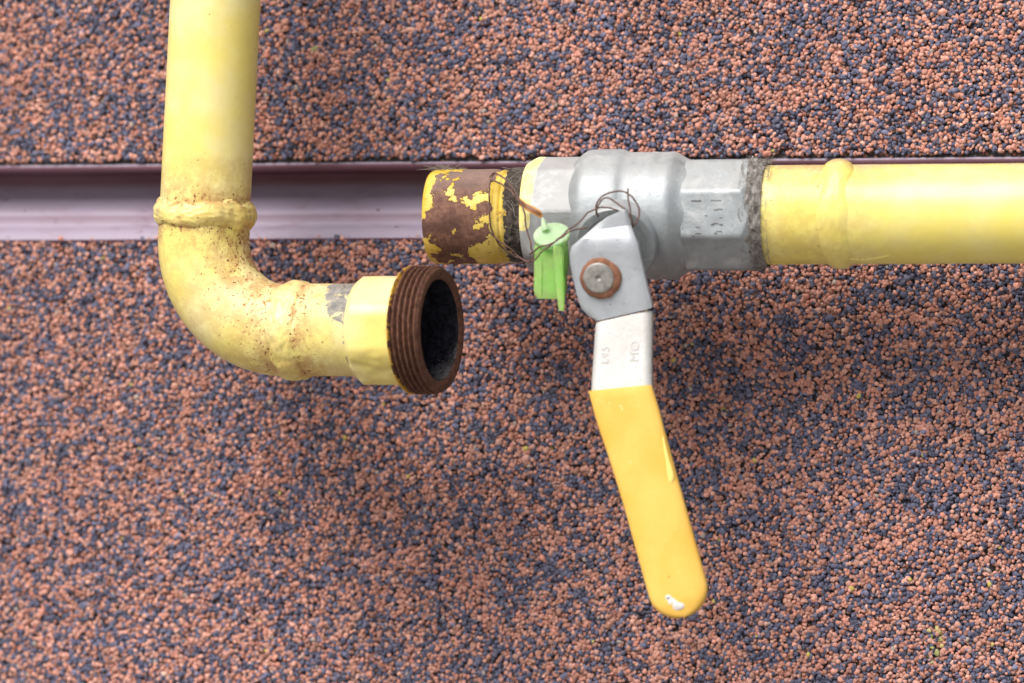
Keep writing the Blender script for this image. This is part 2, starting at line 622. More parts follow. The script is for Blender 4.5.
def make_grains(x0, x1, z0, z1, parent, ragged):
    T, F = grain_template()
    pts = []
    sp = 0.00128
    for layer in range(2):
        nx, nz = int((x1 - x0) / sp), int((z1 - z0) / (sp * 0.866))
        ii, jj = np.meshgrid(np.arange(nx), np.arange(nz), indexing='ij')
        x = x0 + (ii + 0.5 * (jj % 2)) * sp + (layer * sp * 0.5)
        z = z0 + (jj + 0.3) * sp * 0.866 + layer * sp * 0.29
        x = (x + rng.normal(0, sp * 0.26, x.shape)).ravel()
        z = (z + rng.normal(0, sp * 0.26, z.shape)).ravel()
        y = rng.normal(-0.00036 if layer == 0 else 0.00034, 0.00024, x.size)
        keep = rng.random(x.size) < (0.90 if layer == 0 else 0.66)
        pts.append(np.stack([x, y, z], 1)[keep])
    P = np.concatenate(pts)
    # a ragged, slightly eaten edge along the groove
    edge = z0 if ragged == 'low' else z1
    dist = (P[:, 2] - edge) * (1 if ragged == 'low' else -1)
    bite = 0.0006 + 0.0016 * value_noise(P[:, 0], P[:, 0] * 0, 0.006, 3)
    P = P[dist > bite]
    n = len(P)
    rad = np.clip(rng.normal(0.00078, 0.00012, n), 0.00045, 0.00115)
    sc = rad[:, None] * np.stack([rng.uniform(0.72, 1.3, n), rng.uniform(0.72, 1.3, n), rng.uniform(0.65, 0.95, n)], 1)
    lump = 1 + rng.normal(0, 0.13, (n, len(T), 1))
    L = T[None] * sc[:, None, :] * lump
    # turn: template z (outwards) -> world -y, then spin and tilt
    a = rng.uniform(0, 2 * np.pi, n)
    ca, sa = np.cos(a)[:, None], np.sin(a)[:, None]
    lx = L[:, :, 0] * ca - L[:, :, 1] * sa
    lz = L[:, :, 0] * sa + L[:, :, 1] * ca
    ly = -L[:, :, 2]
    t1 = rng.normal(0, 0.3, n)[:, None]
    t2 = rng.normal(0, 0.3, n)[:, None]
    lx, ly = lx * np.cos(t1) - ly * np.sin(t1), lx * np.sin(t1) + ly * np.cos(t1)
    lz, ly = lz * np.cos(t2) - ly * np.sin(t2), lz * np.sin(t2) + ly * np.cos(t2)
    V = np.stack([lx, ly, lz], 2) + P[:, None, :]
    V -= np.array(parent['_o'])
    nv = len(T)
    FF = (F[None] + (np.arange(n) * nv)[:, None, None]).reshape(-1, 3)
    # colour of each stone
    clump = value_noise(P[:, 0], P[:, 2], 0.0075, 5) * 0.6 + value_noise(P[:, 0], P[:, 2], 0.0032, 6) * 0.7
    prob = 0.545 + (clump - 0.65) * 0.65
    red = rng.random(n) < prob
    v = np.clip(rng.normal(1, 0.19, n), 0.5, 1.6)[:, None]
    h = rng.random(n)[:, None]
    c_red = (np.array([0.435, 0.180, 0.132]) * (1 - h) + np.array([0.52, 0.285, 0.232]) * h) * v
    c_blu = (np.array([0.056, 0.064, 0.112]) * (1 - h) + np.array([0.135, 0.137, 0.215]) * h) * v
    C = np.where(red[:, None], c_red, c_blu)
    grime = value_noise(P[:, 0], P[:, 2], 0.055, 9) * 0.6 + value_noise(P[:, 0], P[:, 2], 0.018, 10) * 0.4
    C = C * (0.86 + 0.28 * grime)[:, None]
    odd = rng.random(n)
    C[odd < 0.0008] = (0.48, 0.40, 0.10)                     # a yellow fleck of lichen here and there
    C[(odd > 0.0012) & (odd < 0.006)] = (0.36, 0.30, 0.27)   # pale stones
    for (px, py, s, k) in ((935, 640, 0.0035, 0.40), (936, 655, 0.0018, 0.4), (316, 50, 0.0011, 0.7), (640, 100, 0.001, 0.5), (102, 582, 0.001, 0.6)):
        q = on(px, py, 0)
        d2 = (P[:, 0] - q.x) ** 2 + (P[:, 2] - q.z) ** 2
        hit = rng.random(n) < k * np.exp(-d2 / (s * s))
        C[hit] = C[hit] * 0.35 + np.array([0.42, 0.44, 0.13]) * 0.65
    C = np.clip(C, 0.01, 0.7)
    me = bpy.data.meshes.new('grain_coating')
    me.vertices.add(n * nv)
    me.vertices.foreach_set('co', V.reshape(-1).astype(np.float32))
    me.loops.add(len(FF) * 3)
    me.loops.foreach_set('vertex_index', FF.reshape(-1).astype(np.int32))
    me.polygons.add(len(FF))
    me.polygons.foreach_set('loop_start', np.arange(0, len(FF) * 3, 3, dtype=np.int32))
    me.update(calc_edges=True)
    me.polygons.foreach_set('use_smooth', np.repeat(rng.random(n) > 0.45, len(F)))
    at = me.attributes.new('grain_color', 'FLOAT_COLOR', 'POINT')
    CC = np.concatenate([np.repeat(C, nv, 0), np.ones((n * nv, 1))], 1)
    at.data.foreach_set('color', CC.reshape(-1).astype(np.float32))
    me.materials.append(M_GRAIN)
    o = bpy.data.objects.new('grain_coating', me)
    COL.objects.link(o)
    o.parent = parent
    return o


for z0, z1, g0, g1, rag in ((Z_TOP, 0.9, Z_TOP, 0.165, 'low'), (-0.9, Z_BOT, -0.165, Z_BOT + 0.0021, 'high')):
    mb = MB()
    mb.box(-1.2, 1.2, 0.0009, 0.03, z0, z1)
    p = mb.build('plaster_panel', M_PANEL, wall)
    make_grains(CX - 0.24, CX + 0.24, g0, g1, p, rag)

# unseen paved sheet added far below the frame to bounce light up under the pipes
mb = MB()
mb.v = [Vector((x, y, -0.9)) for x, y in ((-40, -40), (40, -40), (40, 40), (-40, 40))]
mb.f = [(0, 1, 2, 3)]
bounce_ground = mb.build('bounce_ground', plain_mat('pale_bounce_paving', (0.27, 0.26, 0.245), 0.85, 0.15, 6, 0.2))
bounce_ground['kind'] = 'structure'

# the metal strip in the groove: a folded section drawn from top to bottom (depth, height)
prof = [(0.020, zw(150)), (0.0012, zw(160.5)), (0.0004, zw(161.2)), (0.0001, zw(163)), (0.0002, zw(166)), (0.0008, zw(167.5)),
        (0.013, zw(168.5)), (0.0160, zw(171)), (0.0165, zw(178)), (0.0150, zw(190)), (0.0120, zw(198)), (0.0105, zw(204)), (0.0086, zw(207.5)),
        (0.0078, zw(210)), (0.0074, zw(214)), (0.0070, zw(220)), (0.0062, zw(224)), (0.0030, zw(226)), (0.0006, zw(229)), (-0.0003, zw(233)), (-0.0012, zw(237.5)),
        (-0.0009, zw(239.5)), (0.0006, zw(240.5)), (0.020, zw(243))]
mb = MB()
rows = []
for i in range(241):
    x = -1.2 + 2.4 * i / 240
    w = 0.0003 * mn.noise(Vector((x * 25, 0.3, 0)))
    rows.append([Vector((x, y + (w if k > 10 else 0), z + w * 0.5)) for k, (y, z) in enumerate(prof)])
mb.grid(rows, False)
mb.v = [v for v in mb.v]
trim = thing('metal_trim', 'dusty maroon metal strip folded into the groove across the wall', 'trim', (0, 0.01, zw(200)))
mb.build('folded_strip', M_TRIM, trim, sharp=50)


# ================================================================== gas pipe with the valve
AX = Vector((1, 0, 0))
ZC = on(760, 215).z
PXM = 1 / 3000.0 / math.cos(YAW)


def ux(px):
    """x of the point of the pipe axis seen at pixel column px"""
    return on(px, 215).x


def P(px):
    return Vector((ux(px), PIPE_Y, ZC))


def rpx(px, at):
    """a radius given in pixels at pixel column at"""
    return px * mpp(P(at))


pipe = thing('gas_pipe', 'yellow gas pipe ending in a grey ball valve with a hanging yellow lever', 'gas pipe', P(900))


class Attr:
    def __init__(s, key, fn):
        s.key, s.fn = key, fn

    def __call__(s, *a):
        return s.fn(*a)


# -- the pipe
R_P = rpx(50, 900)
u0, u_w = ux(762), ux(840)
mb = MB()
pr = [(u0 + 0.0030, R_P * 0.80), (u0 + 0.0002, R_P * 0.86), (u0, R_P * 0.93), (u0 + 0.0006, R_P * 0.985), (u0 + 0.002, R_P)]
n = 150
pr += [(u0 + 0.002 + (0.62 - u0) * (i / n) ** 1.6, R_P) for i in range(1, n + 1)]
wf = Attr('wear', lambda d, t: min(1, 0.5 * math.exp(-((d - u_w) / 0.012) ** 2) + 0.38 * math.exp(-((d - u0 - 0.008) / 0.010) ** 2) + 0.06) * (0.55 + 0.45 * smooth(-0.2, 0.8, math.sin(t))))
lathe(mb, Vector((0, PIPE_Y, ZC)), AX, pr, 96, lambda d, t, r: r * (1 + 0.004 * mn.noise(Vector((d * 60, math.cos(t) * 1.5, math.sin(t) * 1.5)))), wf)
tube_part = mb.build('pipe_tube', M_YEL, pipe, sharp=60)

mb = MB()
pr = [(u_w + x, R_P - 0.0008 + 0.0008 * 0) for x in np.linspace(-0.0066, 0.0066, 41)]


def bead1(d, t, r):
    c, s = math.cos(t), math.sin(t)
    w = 0.0048 * (1 + 0.35 * mn.noise(Vector((c * 1.6, s * 1.6, 4.2))))
    off = 0.0012 * mn.noise(Vector((c * 1.8, s * 1.8, 1.2)))
    q = max(0.0, 1 - ((d - u_w - off) / w) ** 2)
    amp = 0.0007 + 0.0013 * max(0, s) ** 2 + 0.0008 * max(0, -s) ** 3 + 0.0005 * mn.noise(Vector((c * 2.5, s * 2.5, 7)))
    return R_P - 0.0004 + q ** 0.7 * (amp + 0.0004) + 0.0001 * mn.noise(Vector((d * 700, c * 9, s * 9)))


lathe(mb, Vector((0, PIPE_Y, ZC)), AX, pr, 120, bead1, Attr('wear', lambda d, t: 0.18 + 0.32 * max(0, math.sin(t))))
build_sub(mb, 'weld_bead', M_YEL, tube_part, sharp=180)
# runs of thick paint under the pipe
mb = MB()
for (x0, x1, py, w) in ((846, 893, 257.5, 1.3),):
    pts = []
    for i in range(9):
        px = x0 + (x1 - x0) * i / 8
        q = on(px, py + 2.2 * math.sin(i * 0.5), PIPE_Y)
        dz = q.z - ZC
        pts.append(Vector((q.x - 0.0, PIPE_Y - math.sqrt(max(R_P ** 2 - dz * dz, 1e-9)) + 0.00028, q.z)))
    mb.tube(pts, w / 3000, 8)
build_sub(mb, 'paint_run', M_YEL, tube_part, sharp=180)

# -- hemp and dirt packed where pipe and plug are screwed in
def hemp(name, pxa, pxb, ra, rb, mat, nf, spread, parent, seed):
    mb = MB()
    a, b = ux(pxa), ux(pxb)
    pr = [(a + (b - a) * i / 26, 0) for i in range(27)]

    def rf(d, t, r):
        k = (d - a) / (b - a)
        base = rpx(ra + (rb - ra) * k, pxa)
        c, s = math.cos(t), math.sin(t)
        f = mn.noise(Vector((d * 420, c * 6, s * 6 + seed))) * 0.0009 + mn.noise(Vector((d * 1100, c * 17, s * 17 + seed))) * 0.0006
        return base + f + 0.0007 * max(0, s)

    lathe(mb, Vector((0, PIPE_Y, ZC)), AX, pr, 150, rf)
    o = mb.build(name, mat, parent, sharp=180)
    fb = MB()
    rr = random.Random(seed)
    for i in range(nf):
        t = rr.uniform(-math.pi * 0.62, math.pi * 0.75)
        d = a + (b - a) * rr.random()
        rad = rf(d, t, 0) + 0.0001
        pts = []
        dt, dd, dr = rr.gauss(0, 0.055), rr.gauss(0, 0.0007), rr.uniform(-0.00006, spread)
        for k in range(8):
            pts.append(Vector((d, PIPE_Y - math.cos(t) * rad, ZC + math.sin(t) * rad)))
            t += dt + rr.gauss(0, 0.035)
            d = min(max(d + dd + rr.gauss(0, 0.0004), a - 0.002), b + 0.002)
            rad = max(rad + dr * 0.6 + rr.gauss(0, 0.00014), rpx(min(ra, rb), pxa) * 0.99)
        fb.tube(pts, rr.uniform(0.00004, 0.00009), 4)
    build_sub(fb, 'loose_fibres', M_FIBRE, o, sharp=180)
    return o


hemp('thread_sealant', 753, 768, 55.5, 51.5, M_HEMP, 210, 0.00016, pipe, 3)
hemp('thread_sealant', 511, 537, 44.5, 47.5, M_HEMPD, 95, 0.00018, pipe, 8)

# -- the rusty plug screwed into the left of the valve
mb = MB()
pp = [(431, 30), (431, 41), (431.6, 43.5), (433, 45.2), (436, 46.6), (440, 47.2), (444, 47.5), (497, 47.5), (500, 47.2), (501.5, 46.0),
      (503, 45.8), (504.5, 46.7), (506.5, 46.5), (508, 45.0), (509.5, 45.8), (511.5, 45.8), (513, 44.2), (520, 43)]
pr = fine([(ux(a), rpx(r, 470)) for a, r in pp], 0.0009)
ua, ub = ux(431), ux(520)


def paint_f(d, t):
    k = (d - ua) / (ub - ua)
    v = 0.04
    v += 0.17 * (1 - smooth(0.03, 0.16, k))                       # left rim
    v += 0.10 * math.exp(-((k - 0.60) / 0.12) ** 2) * smooth(0.9, -0.5, math.sin(t))
    v += 0.20 * smooth(0.72, 0.84, k)
    v += 0.14 * smooth(-0.35, -0.85, math.sin(t)) * (0.4 + 0.6 * smooth(0.5, 0.2, k))
    return v


lathe(mb, Vector((0, PIPE_Y, ZC)), AX, pr, 110,
      lambda d, t, r: r * (1 + 0.006 * mn.noise(Vector((d * 130, math.cos(t) * 3, math.sin(t) * 3)))), Attr('paint', paint_f), (True, True))
plug = mb.build('end_plug', M_PLUG, pipe, sharp=50)
# a tuft of cobweb on top of the plug
fb = MB()
rr = random.Random(2)
for i in range(46):
    d = ux(445) + rr.gauss(0, 0.0024)
    p0 = Vector((d, PIPE_Y + rr.gauss(-0.003, 0.003), ZC + rpx(46.6, 470)))
    pts = [p0]
    dv = Vector((rr.gauss(0, 0.0006), rr.gauss(0, 0.0004), rr.uniform(0.0, 0.00035)))
    for k in range(6):
        p0 = p0 + dv + Vector((rr.gauss(0, 0.00025), rr.gauss(0, 0.0002), rr.gauss(0, 0.00016)))
        pts.append(p0)
    fb.tube(pts, 0.00006, 4)
build_sub(fb, 'cobweb', M_FIBRE, plug, sharp=180)

# -- the valve body
mb = MB()
pp = [(576, 45), (577, 53), (578.5, 56), (582, 59.5), (586, 63), (590, 65.4), (594, 66.4), (606, 66.8), (620, 67.0), (625, 66.4), (630, 64.4),
      (634, 63.7), (652, 63.6), (656, 64.3), (660, 63.8), (664, 63.6), (674, 64.0), (678, 63), (683, 60.0), (687, 57.4), (690, 56), (694, 54.5), (703, 53)]
pr = fine([(ux(a), rpx(r, 630)) for a, r in pp], 0.0007)
lathe(mb, Vector((0, PIPE_Y, ZC)), AX, pr, 120, lambda d, t, r: r * (1 + 0.005 * mn.noise(Vector((d * 50, math.cos(t) * 1.6, math.sin(t) * 1.6)))))
body = mb.build('valve_body', M_ZINC, pipe, sharp=60)


def collar(pxa, pxb, apo, rot, cha, chb, mat, stain):
    mb = MB()
    a, b = ux(pxa), ux(pxb)
    A = rpx(apo, 0.5 * (pxa + pxb))
    lo = A * 0.80
    prof = [(a, lo), (a, A * 0.93)] if cha else [(a, lo)]
    m = 34
    prof += [(a + (b - a) * i / m, A) for i in range(m + 1)]
    if chb:
        prof += [(b, A * 0.93)]
    prof += [(b, lo)]
    ch = 0.0052

    def rf(d, t, r):
        if r < A * 0.9:
            return r
        q = octagon_r(t, A, rot, 0.12)
        lim = 9
        if cha:
            lim = min(lim, A * 0.965 + (d - a) * 0.62)
        if chb:
            lim = min(lim, A * 0.985 + (b - d) * 0.62)
        w = 0.00012 * mn.noise(Vector((d * 160, math.cos(t) * 4, math.sin(t) * 4)))
        return min(q, lim) + w

    lathe(mb, Vector((0, PIPE_Y, ZC)), AX, prof, 192, rf)
    if stain:
        L1, L2 = [], []
        for v in mb.v:
            k = (v.x - a) / (b - a)
            s = (v.z - ZC) / A
            front = smooth(0, 0.3, (PIPE_Y - v.y) / A)
            pa = 1.0 * (1 - smooth(0.12, 0.26 + 0.10 * s, k)) * smooth(-0.45, -0.1, s)
            # rust has run down from the thread: a short diagonal streak
            cs = 0.22 - (k - 0.02) * 0.62
            ru = math.exp(-((s - cs) / 0.085) ** 2) * (1 - smooth(0.34, 0.46, k)) * front
            L1.append(pa)
            L2.append(ru)
        mb.a['paint'] = L1
        mb.a['rust'] = L2
    return build_sub(mb, 'octagonal_collar', mat, body, sharp=18)


collar(530, 592, 55.5, R(26), True, False, M_COLLAR, True)
right_collar = collar(690, 757, 55.0, 0.0, False, True, M_ZINC, False)

# worn cast lettering on the front face of the right collar: short strokes are all that is left of it
mb = MB()
yf = PIPE_Y - rpx(55.0, 720) - 0.00004
rr = random.Random(4)
for (x0, x1, y) in ((691, 701, 200.5), (711, 721, 200.3), (713.5, 722.5, 209.2), (696, 700, 227.3), (695, 700.5, 233.2), (713, 718, 223.3), (719.5, 722, 217.5), (716, 722, 231.5), (711, 713, 224.5), (692, 694, 235.5), (714.5, 716.5, 232.8), (719.5, 722, 224.2), (705, 707, 215.6)):
    k = 5
    pts = [on(x0 + (x1 - x0) * i / k, y + rr.gauss(0, 0.3), yf) for i in range(k + 1)]
    mb.tube(pts, rr.uniform(0.00014, 0.00026), 6)
build_sub(mb, 'cast_lettering', M_MARK, body, sharp=180)

# -- stem: pointing out and down
TILT = R(26)
SV = Vector((0, -math.cos(TILT), -math.sin(TILT)))
O_ST = P(628)
K = mpp(O_ST)
mb = MB()
pr = [(30, 41), (66, 41), (70, 40.4), (71.8, 38.8), (72, 37), (72, 31.5), (71, 31), (71, 22)]
lathe(mb, O_ST, SV, fine([(a * K, r * K) for a, r in pr], 0.0008), 96)
build_sub(mb, 'stem_boss', M_ZINC, body, sharp=40)
mb = MB()
pr = [(60, 20), (98, 20), (98, 29), (99, 31), (114, 31), (115.5, 29.5), (115.5, 12)]
lathe(mb, O_ST, SV, [(a * K, r * K) for a, r in pr], 64)
build_sub(mb, 'packing_nut', M_NUT, body, sharp=40)

# ------------------------------------------------------------------ lever
L_PL = 126
P0 = O_ST + SV * (L_PL * K)
N_UP = Vector((0, -math.cos(R(13)), -math.sin(R(13))))


def tilt_n(deg):
    """normal of a plate facing the camera and turned to face up by deg"""
    return Vector((0, -math.cos(R(deg)), math.sin(R(deg))))


rows_px = [((607, 217), (626, 209)), ((597, 224), (628, 216)), ((587, 231.5), (631, 225)), ((578, 239), (634, 234)), ((571, 247), (637, 243.5)), ((569, 255), (639, 253)),
           ((569.5, 264), (641.5, 264)), ((572, 277), (644, 276)), ((575, 290), (647, 289)), ((578, 302), (650, 300)),
           ((581, 309), (651, 304)), ((587, 316), (651.5, 306.5)), ((595.5, 321.5), (651.5, 308.5))]
N_BAND = tilt_n(26)
B1 = onplane(603, 240, P0, N_UP)
B0 = onplane(603, 229, B1, N_BAND)
N_LIP = tilt_n(-4)
F1 = onplane(622, 315, P0, N_UP)
N_SEG = tilt_n(12)
seg_px = [((595, 322.5), (651.5, 309.5)), ((594.3, 330), (651.5, 318)), ((593.5, 342), (651.3, 333)), ((592.3, 360), (651, 352)), ((591, 378), (651, 371)), ((590.6, 388), (651, 382)), ((590.6, 398), (653, 392))]
F2 = onplane(621, 388, F1, N_SEG)
N_GR = tilt_n(6)


def plate(rows, thick, ncol=14, curl=0.0009):
    """rows: list of (left, right, normal)"""
    front, back = [], []
    for l, r, nn in rows:
        fr, bk = [], []
        for j in range(ncol + 1):
            t = j / ncol
            t2 = t + 0.5 * (t - 0.5) * (1 - (2 * t - 1) ** 2) * 0.6        # columns crowd towards the edges
            e = max(0.0, abs(2 * t2 - 1) - 0.80) / 0.20
            p = l.lerp(r, t2) - nn * (curl * e ** 2)
            fr.append(p)
            bk.append(p - nn * thick)
        front.append(fr)
        back.append(bk)
    return [f + list(reversed(b)) for f, b in zip(front, back)]


rows = []
for i, (a, b) in enumerate(rows_px):
    nn = N_UP
    if i < 2:
        l, r = onplane(*a, B0, N_LIP), onplane(*b, B0, N_LIP)
        nn = N_LIP
    elif i < 4:
        l, r = onplane(*a, B1, N_BAND), onplane(*b, B1, N_BAND)
        nn = N_BAND
    else:
        l, r = onplane(*a, P0, N_UP), onplane(*b, P0, N_UP)
    rows.append((l, r, nn))
mb = MB()
mb.grid(plate(rows, 0.0026), True, (True, True))
lever = mb.build('valve_lever', M_LEVER, pipe, sharp=45, bevel=0.0004)
mb = MB()
rows = [(onplane(*a, F1, N_SEG), onplane(*b, F1, N_SEG), N_SEG) for a, b in seg_px]
mb.grid(plate(rows, 0.0026, 14, 0.0013), True, (True, True))
build_sub(mb, 'lever_neck', M_LEVER2, lever, sharp=45, bevel=0.0003)

# plastic grip: rounded section lofted down the lever
mb = MB()
ctr0, axis2 = (621.3, 388.0), (0.268, 0.963)
perp = (0.963, -0.268)
rows = []
LEN = 237.5
for i in range(70):
    s = (i / 69) ** 0.85 * LEN if i else 0
    s = LEN * (1 - (1 - i / 69) ** 1.5)
    w = 29.9 + 1.4 * (1 - smooth(0, 60, s))
    end = LEN - s
    rr_ = 29.0
    if end < rr_:
        w *= math.sqrt(max(0.0, 1 - ((rr_ - end) / rr_) ** 2)) * 0.98 + 0.02
    th = 0.0027 * (0.55 + 0.45 * math.sqrt(max(0.02, min(1, end / 16)))) * (1.0 if s > 3 else 0.85 + 0.05 * s)
    top = 1 - smooth(0, 40, s)
    ring = []
    for j in range(40):
        t = 2 * math.pi * j / 40
        c, sn = math.cos(t), math.sin(t)
        ex = 0.62
        cx = math.copysign(abs(c) ** ex, c)
        sy = math.copysign(abs(sn) ** 0.80, sn)
        off = cx * w
        # the upper cut is nearly level instead of square to the grip
        px = ctr0[0] + axis2[0] * s + perp[0] * off - (3.5 * (1 - smooth(0, 120, s)) if off < 0 else 0) * (-off / w)
        py = ctr0[1] + axis2[1] * s + perp[1] * off + top * 0.17 * off
        q = onplane(px, py, F2, N_GR)
        wob = 0.00010 * mn.noise(q * 110)
        ring.append(q - N_GR * 0.0013 + N_GR * (sy * th + wob))
    rows.append(ring)
mb.grid(rows, True, (True, True))
grip = build_sub(mb, 'grip', M_GRIP, lever, sharp=60)


def on_grip(px, py, d=0.0014):
    return onplane(px, py, F2, N_GR) + N_GR * d


g_axes = (Vector((1, 0, 0)), Vector((0, 0, 1)), N_GR)
mb = MB()
rows = []
for (px, py, rx) in ((663.5, 436, .2), (664.3, 442, 1.0), (665.6, 449, 1.5), (667, 456, 2.0), (668, 461, 1.9), (669.3, 467, 2.6), (670, 473, 3.9), (670.2, 478, 4.3), (670.4, 482, 3.0), (670.6, 484.5, .3)):
    c = on_grip(px, py, 0.00062)
    rows.append([c + g_axes[0] * (math.cos(a) * rx / 3000) + N_GR * (math.sin(a) * min(rx, 1.5) / 3000 * 0.8) for a in (2 * math.pi * j / 14 for j in range(14))])
mb.grid(rows, True, (True, True))
build_sub(mb, 'paint_drip', M_DRIP, lever, sharp=180)
mb = MB()
for (px, py, rx, ry) in ((673, 602, 5.4, 4.6), (678.5, 606, 6.4, 4.8), (669.5, 598.5, 4.2, 4.0)):
    mb.ball(on_grip(px, py, 0.00105), rx / 3000, ry / 3000, 0.00045, 18, 8, 0.35, g_axes)
build_sub(mb, 'white_paint_fleck', M_WHITE, lever, sharp=180)
mb = MB()
mb.ball(on_grip(669.3, 598.4, 0.00125), 1.9 / 3000, 2.0 / 3000, 0.0003, 12, 6, 0.1, g_axes)  # dark bead on the grip, standing in for the shade inside a hole
build_sub(mb, 'hang_hole_shade', M_NUT, lever, sharp=180)

# rusty washer and bolt
QB = onplane(601, 278, P0, N_UP)
mb = MB()
lathe(mb, QB, N_UP, [(0, 10 * K), (0, 20.3 * K), (1.8 * K, 20.3 * K), (3.0 * K, 19 * K), (3.4 * K, 13 * K), (2.6 * K, 8 * K)], 72,
      lambda d, t, r: r * (1 + (0.055 * mn.noise(Vector((math.cos(t) * 1.3, math.sin(t) * 1.3, 2.4))) + 0.05 * mn.noise(Vector((math.cos(t) * 3, math.sin(t) * 3, 8.4))) if r > 15 * K else 0)))
build_sub(mb, 'washer', M_RUST, lever, sharp=40)
mb = MB()
QB2 = onplane(599.3, 277.3, P0, N_UP)
lathe(mb, QB2, N_UP, [(0, 15.4 * K), (3.4 * K, 15.2 * K), (4.2 * K, 14.6 * K), (4.5 * K, 13.4 * K), (4.4 * K, 9 * K), (4.3 * K, 5 * K), (4.0 * K, 3.0 * K), (2.4 * K, 2.1 * K), (2.0 * K, 0.1 * K)], 64,
      lambda d, t, r: r * (1 + 0.02 * mn.noise(Vector((math.cos(t) * 2, math.sin(t) * 2, 9.4)))), None, (False, True))
build_sub(mb, 'bolt', M_BOLT, lever, sharp=50)


# stamped letters up both sides of the neck
def letters(text, px, py, size):
    cu = bpy.data.curves.new('lettering', 'FONT')
    cu.body = text
    cu.size = size
    cu.extrude = 0.00012
    cu.align_x = 'LEFT'
    cu.space_character = 1.15
    tmp = bpy.data.objects.new('tmp', cu)
    COL.objects.link(tmp)
    dg = bpy.context.evaluated_depsgraph_get()
    me = bpy.data.meshes.new_from_object(tmp.evaluated_get(dg))
    COL.objects.unlink(tmp)
    bpy.data.objects.remove(tmp)
    o = onplane(px, py, F1, N_SEG)
    ez = N_SEG
    ex = (UP - ez * UP.dot(ez)).normalized()          # the text runs upwards
    ey = ez.cross(ex)
    org = Vector(lever['_o'])
    for v in me.vertices:
        v.co = o + ex * v.co.x + ey * v.co.y + ez * (v.co.z + 0.00002) - org
    me.materials.clear()
    me.materials.append(M_EMB)
    ob = bpy.data.objects.new('stamped_lettering', me)
    COL.objects.link(ob)
    ob.parent = lever
    return ob


letters('L95', 608.5, 364, 0.0036)
letters('MO', 638.5, 362, 0.0042)


# ================================================================== bent pipe on the left
YL = PIPE_Y - 0.019
KN = on(199, 330, YL)
VUP = (on(213.6, 0, YL) - on(203, 213, YL)).normalized()
TOP = KN + VUP * (760 * mpp(KN))
B9 = R(9.5)
NZ = Vector((math.cos(B9), -math.sin(B9), -0.001)).normalized()
ML = mpp(KN)
RB = 95 * ML                                  # bend radius
CB = KN + (VUP + NZ) * RB
R_T = 45.2 * ML
bent = thing('gas_pipe', 'faded yellow gas pipe bent down to an open rusty threaded end', 'gas pipe', KN)


def along(px):
    """distance along the nozzle axis (from the knee) of the point seen at column px"""
    d = D + RIGHT * ((px - 512) / FPX)
    # solve in plan: CAM + d*t = KN + NZ*s
    a = np.array([[d.x, -NZ.x], [d.y, -NZ.y]])
    t, s = np.linalg.solve(a, np.array([KN.x - CAM.x, KN.y - CAM.y]))
    return s


def path_pts():
    pts, s = [], []
    zs = np.linspace(0, 1, 40)
    start = KN + VUP * RB
    top = TOP
    for k in zs:
        pts.append(top.lerp(start, k))
    return pts, start


def sweep(mb, pts, rf, wf=None, gf=None, n=84, caps=(False, False)):
    rows, wv, gv = [], [], []
    side = Vector((0, -1, 0))
    m = len(pts)
    for i, p in enumerate(pts):
        t = (pts[min(i + 1, m - 1)] - pts[max(i - 1, 0)]).normalized()
        side = (side - t * side.dot(t)).normalized()
        q = side.cross(t)
        row, w, g = [], [], []
        for j in range(n):
            a = 2 * math.pi * j / n
            r = rf(i, a)
            pt = p + (side * math.cos(a) + q * math.sin(a)) * r
            row.append(pt)
            w.append(wf(pt) if wf else 0.0)
            g.append(gf(pt) if gf else 0.0)
        rows.append(row)
        wv.append(w)
        gv.append(g)
    mb.grid(rows, True, caps, {'wear': wv, 'grime': gv})


W1 = KN + VUP * ((330 - 214) * ML)            # first weld, above the bend
S2 = along(298)
W2 = KN + NZ * S2                             # second weld, after the bend


def wear_l(p):
    a = math.exp(-((p - W1).dot(VUP) / 0.0085) ** 2) * (1 if (p - W1).length < 0.05 else 0)
    b = math.exp(-((p - W2).dot(NZ) / 0.0115) ** 2) * (1 if (p - W2).length < 0.05 else 0)
    c_in = CB + (KN - CB).normalized() * (RB - R_T * 0.9)
    c = math.exp(-((p - c_in).length / 0.017) ** 2)          # inside of the bend
    e = 0.20 if (p - KN).length < 0.06 else 0.0
    return min(1.0, 0.85 * a + 0.9 * b + 0.85 * c + e + 0.04)


# straight pipe
mb = MB()
start = KN + VUP * RB
pts = [TOP.lerp(W1, k) for k in np.linspace(0, 1, 110)]
sweep(mb, pts, lambda i, a: R_T * (1 + 0.004 * mn.noise(Vector((i * 0.3, math.cos(a), math.sin(a))))), wear_l)
mb.build('straight_pipe', M_YEL_OLD, bent, sharp=60)
# elbow and short tube to the connector
mb = MB()
pts = [W1.lerp(start, k) for k in np.linspace(0, 0.97, 10)]
for i in range(49):
    th = math.pi / 2 * i / 48
    pts.append(CB - (NZ * math.cos(th) + VUP * math.sin(th)) * RB)
e1 = CB - VUP * RB
e2 = KN + NZ * along(372)
pts += [e1.lerp(e2, k) for k in np.linspace(0.03, 1, 36)]
npt = len(pts)
S350 = along(365)


def grime_l(p):
    d = (p - KN).dot(NZ)
    up_ = (p - KN).dot(UP) / R_T
    front = (KN.y - 0.012 - p.y) / R_T
    ring = math.exp(-((d - S350 + 0.0004) / 0.0014) ** 2) * 0.85
    patch = smooth(S350 - 0.0125 + 0.006 * (0.9 - up_), S350 - 0.0095 + 0.006 * (0.9 - up_), d) * smooth(0.02, 0.30, up_) if d > S350 - 0.016 else 0
    return min(1.0, max(ring * 0.8, patch * 0.72))


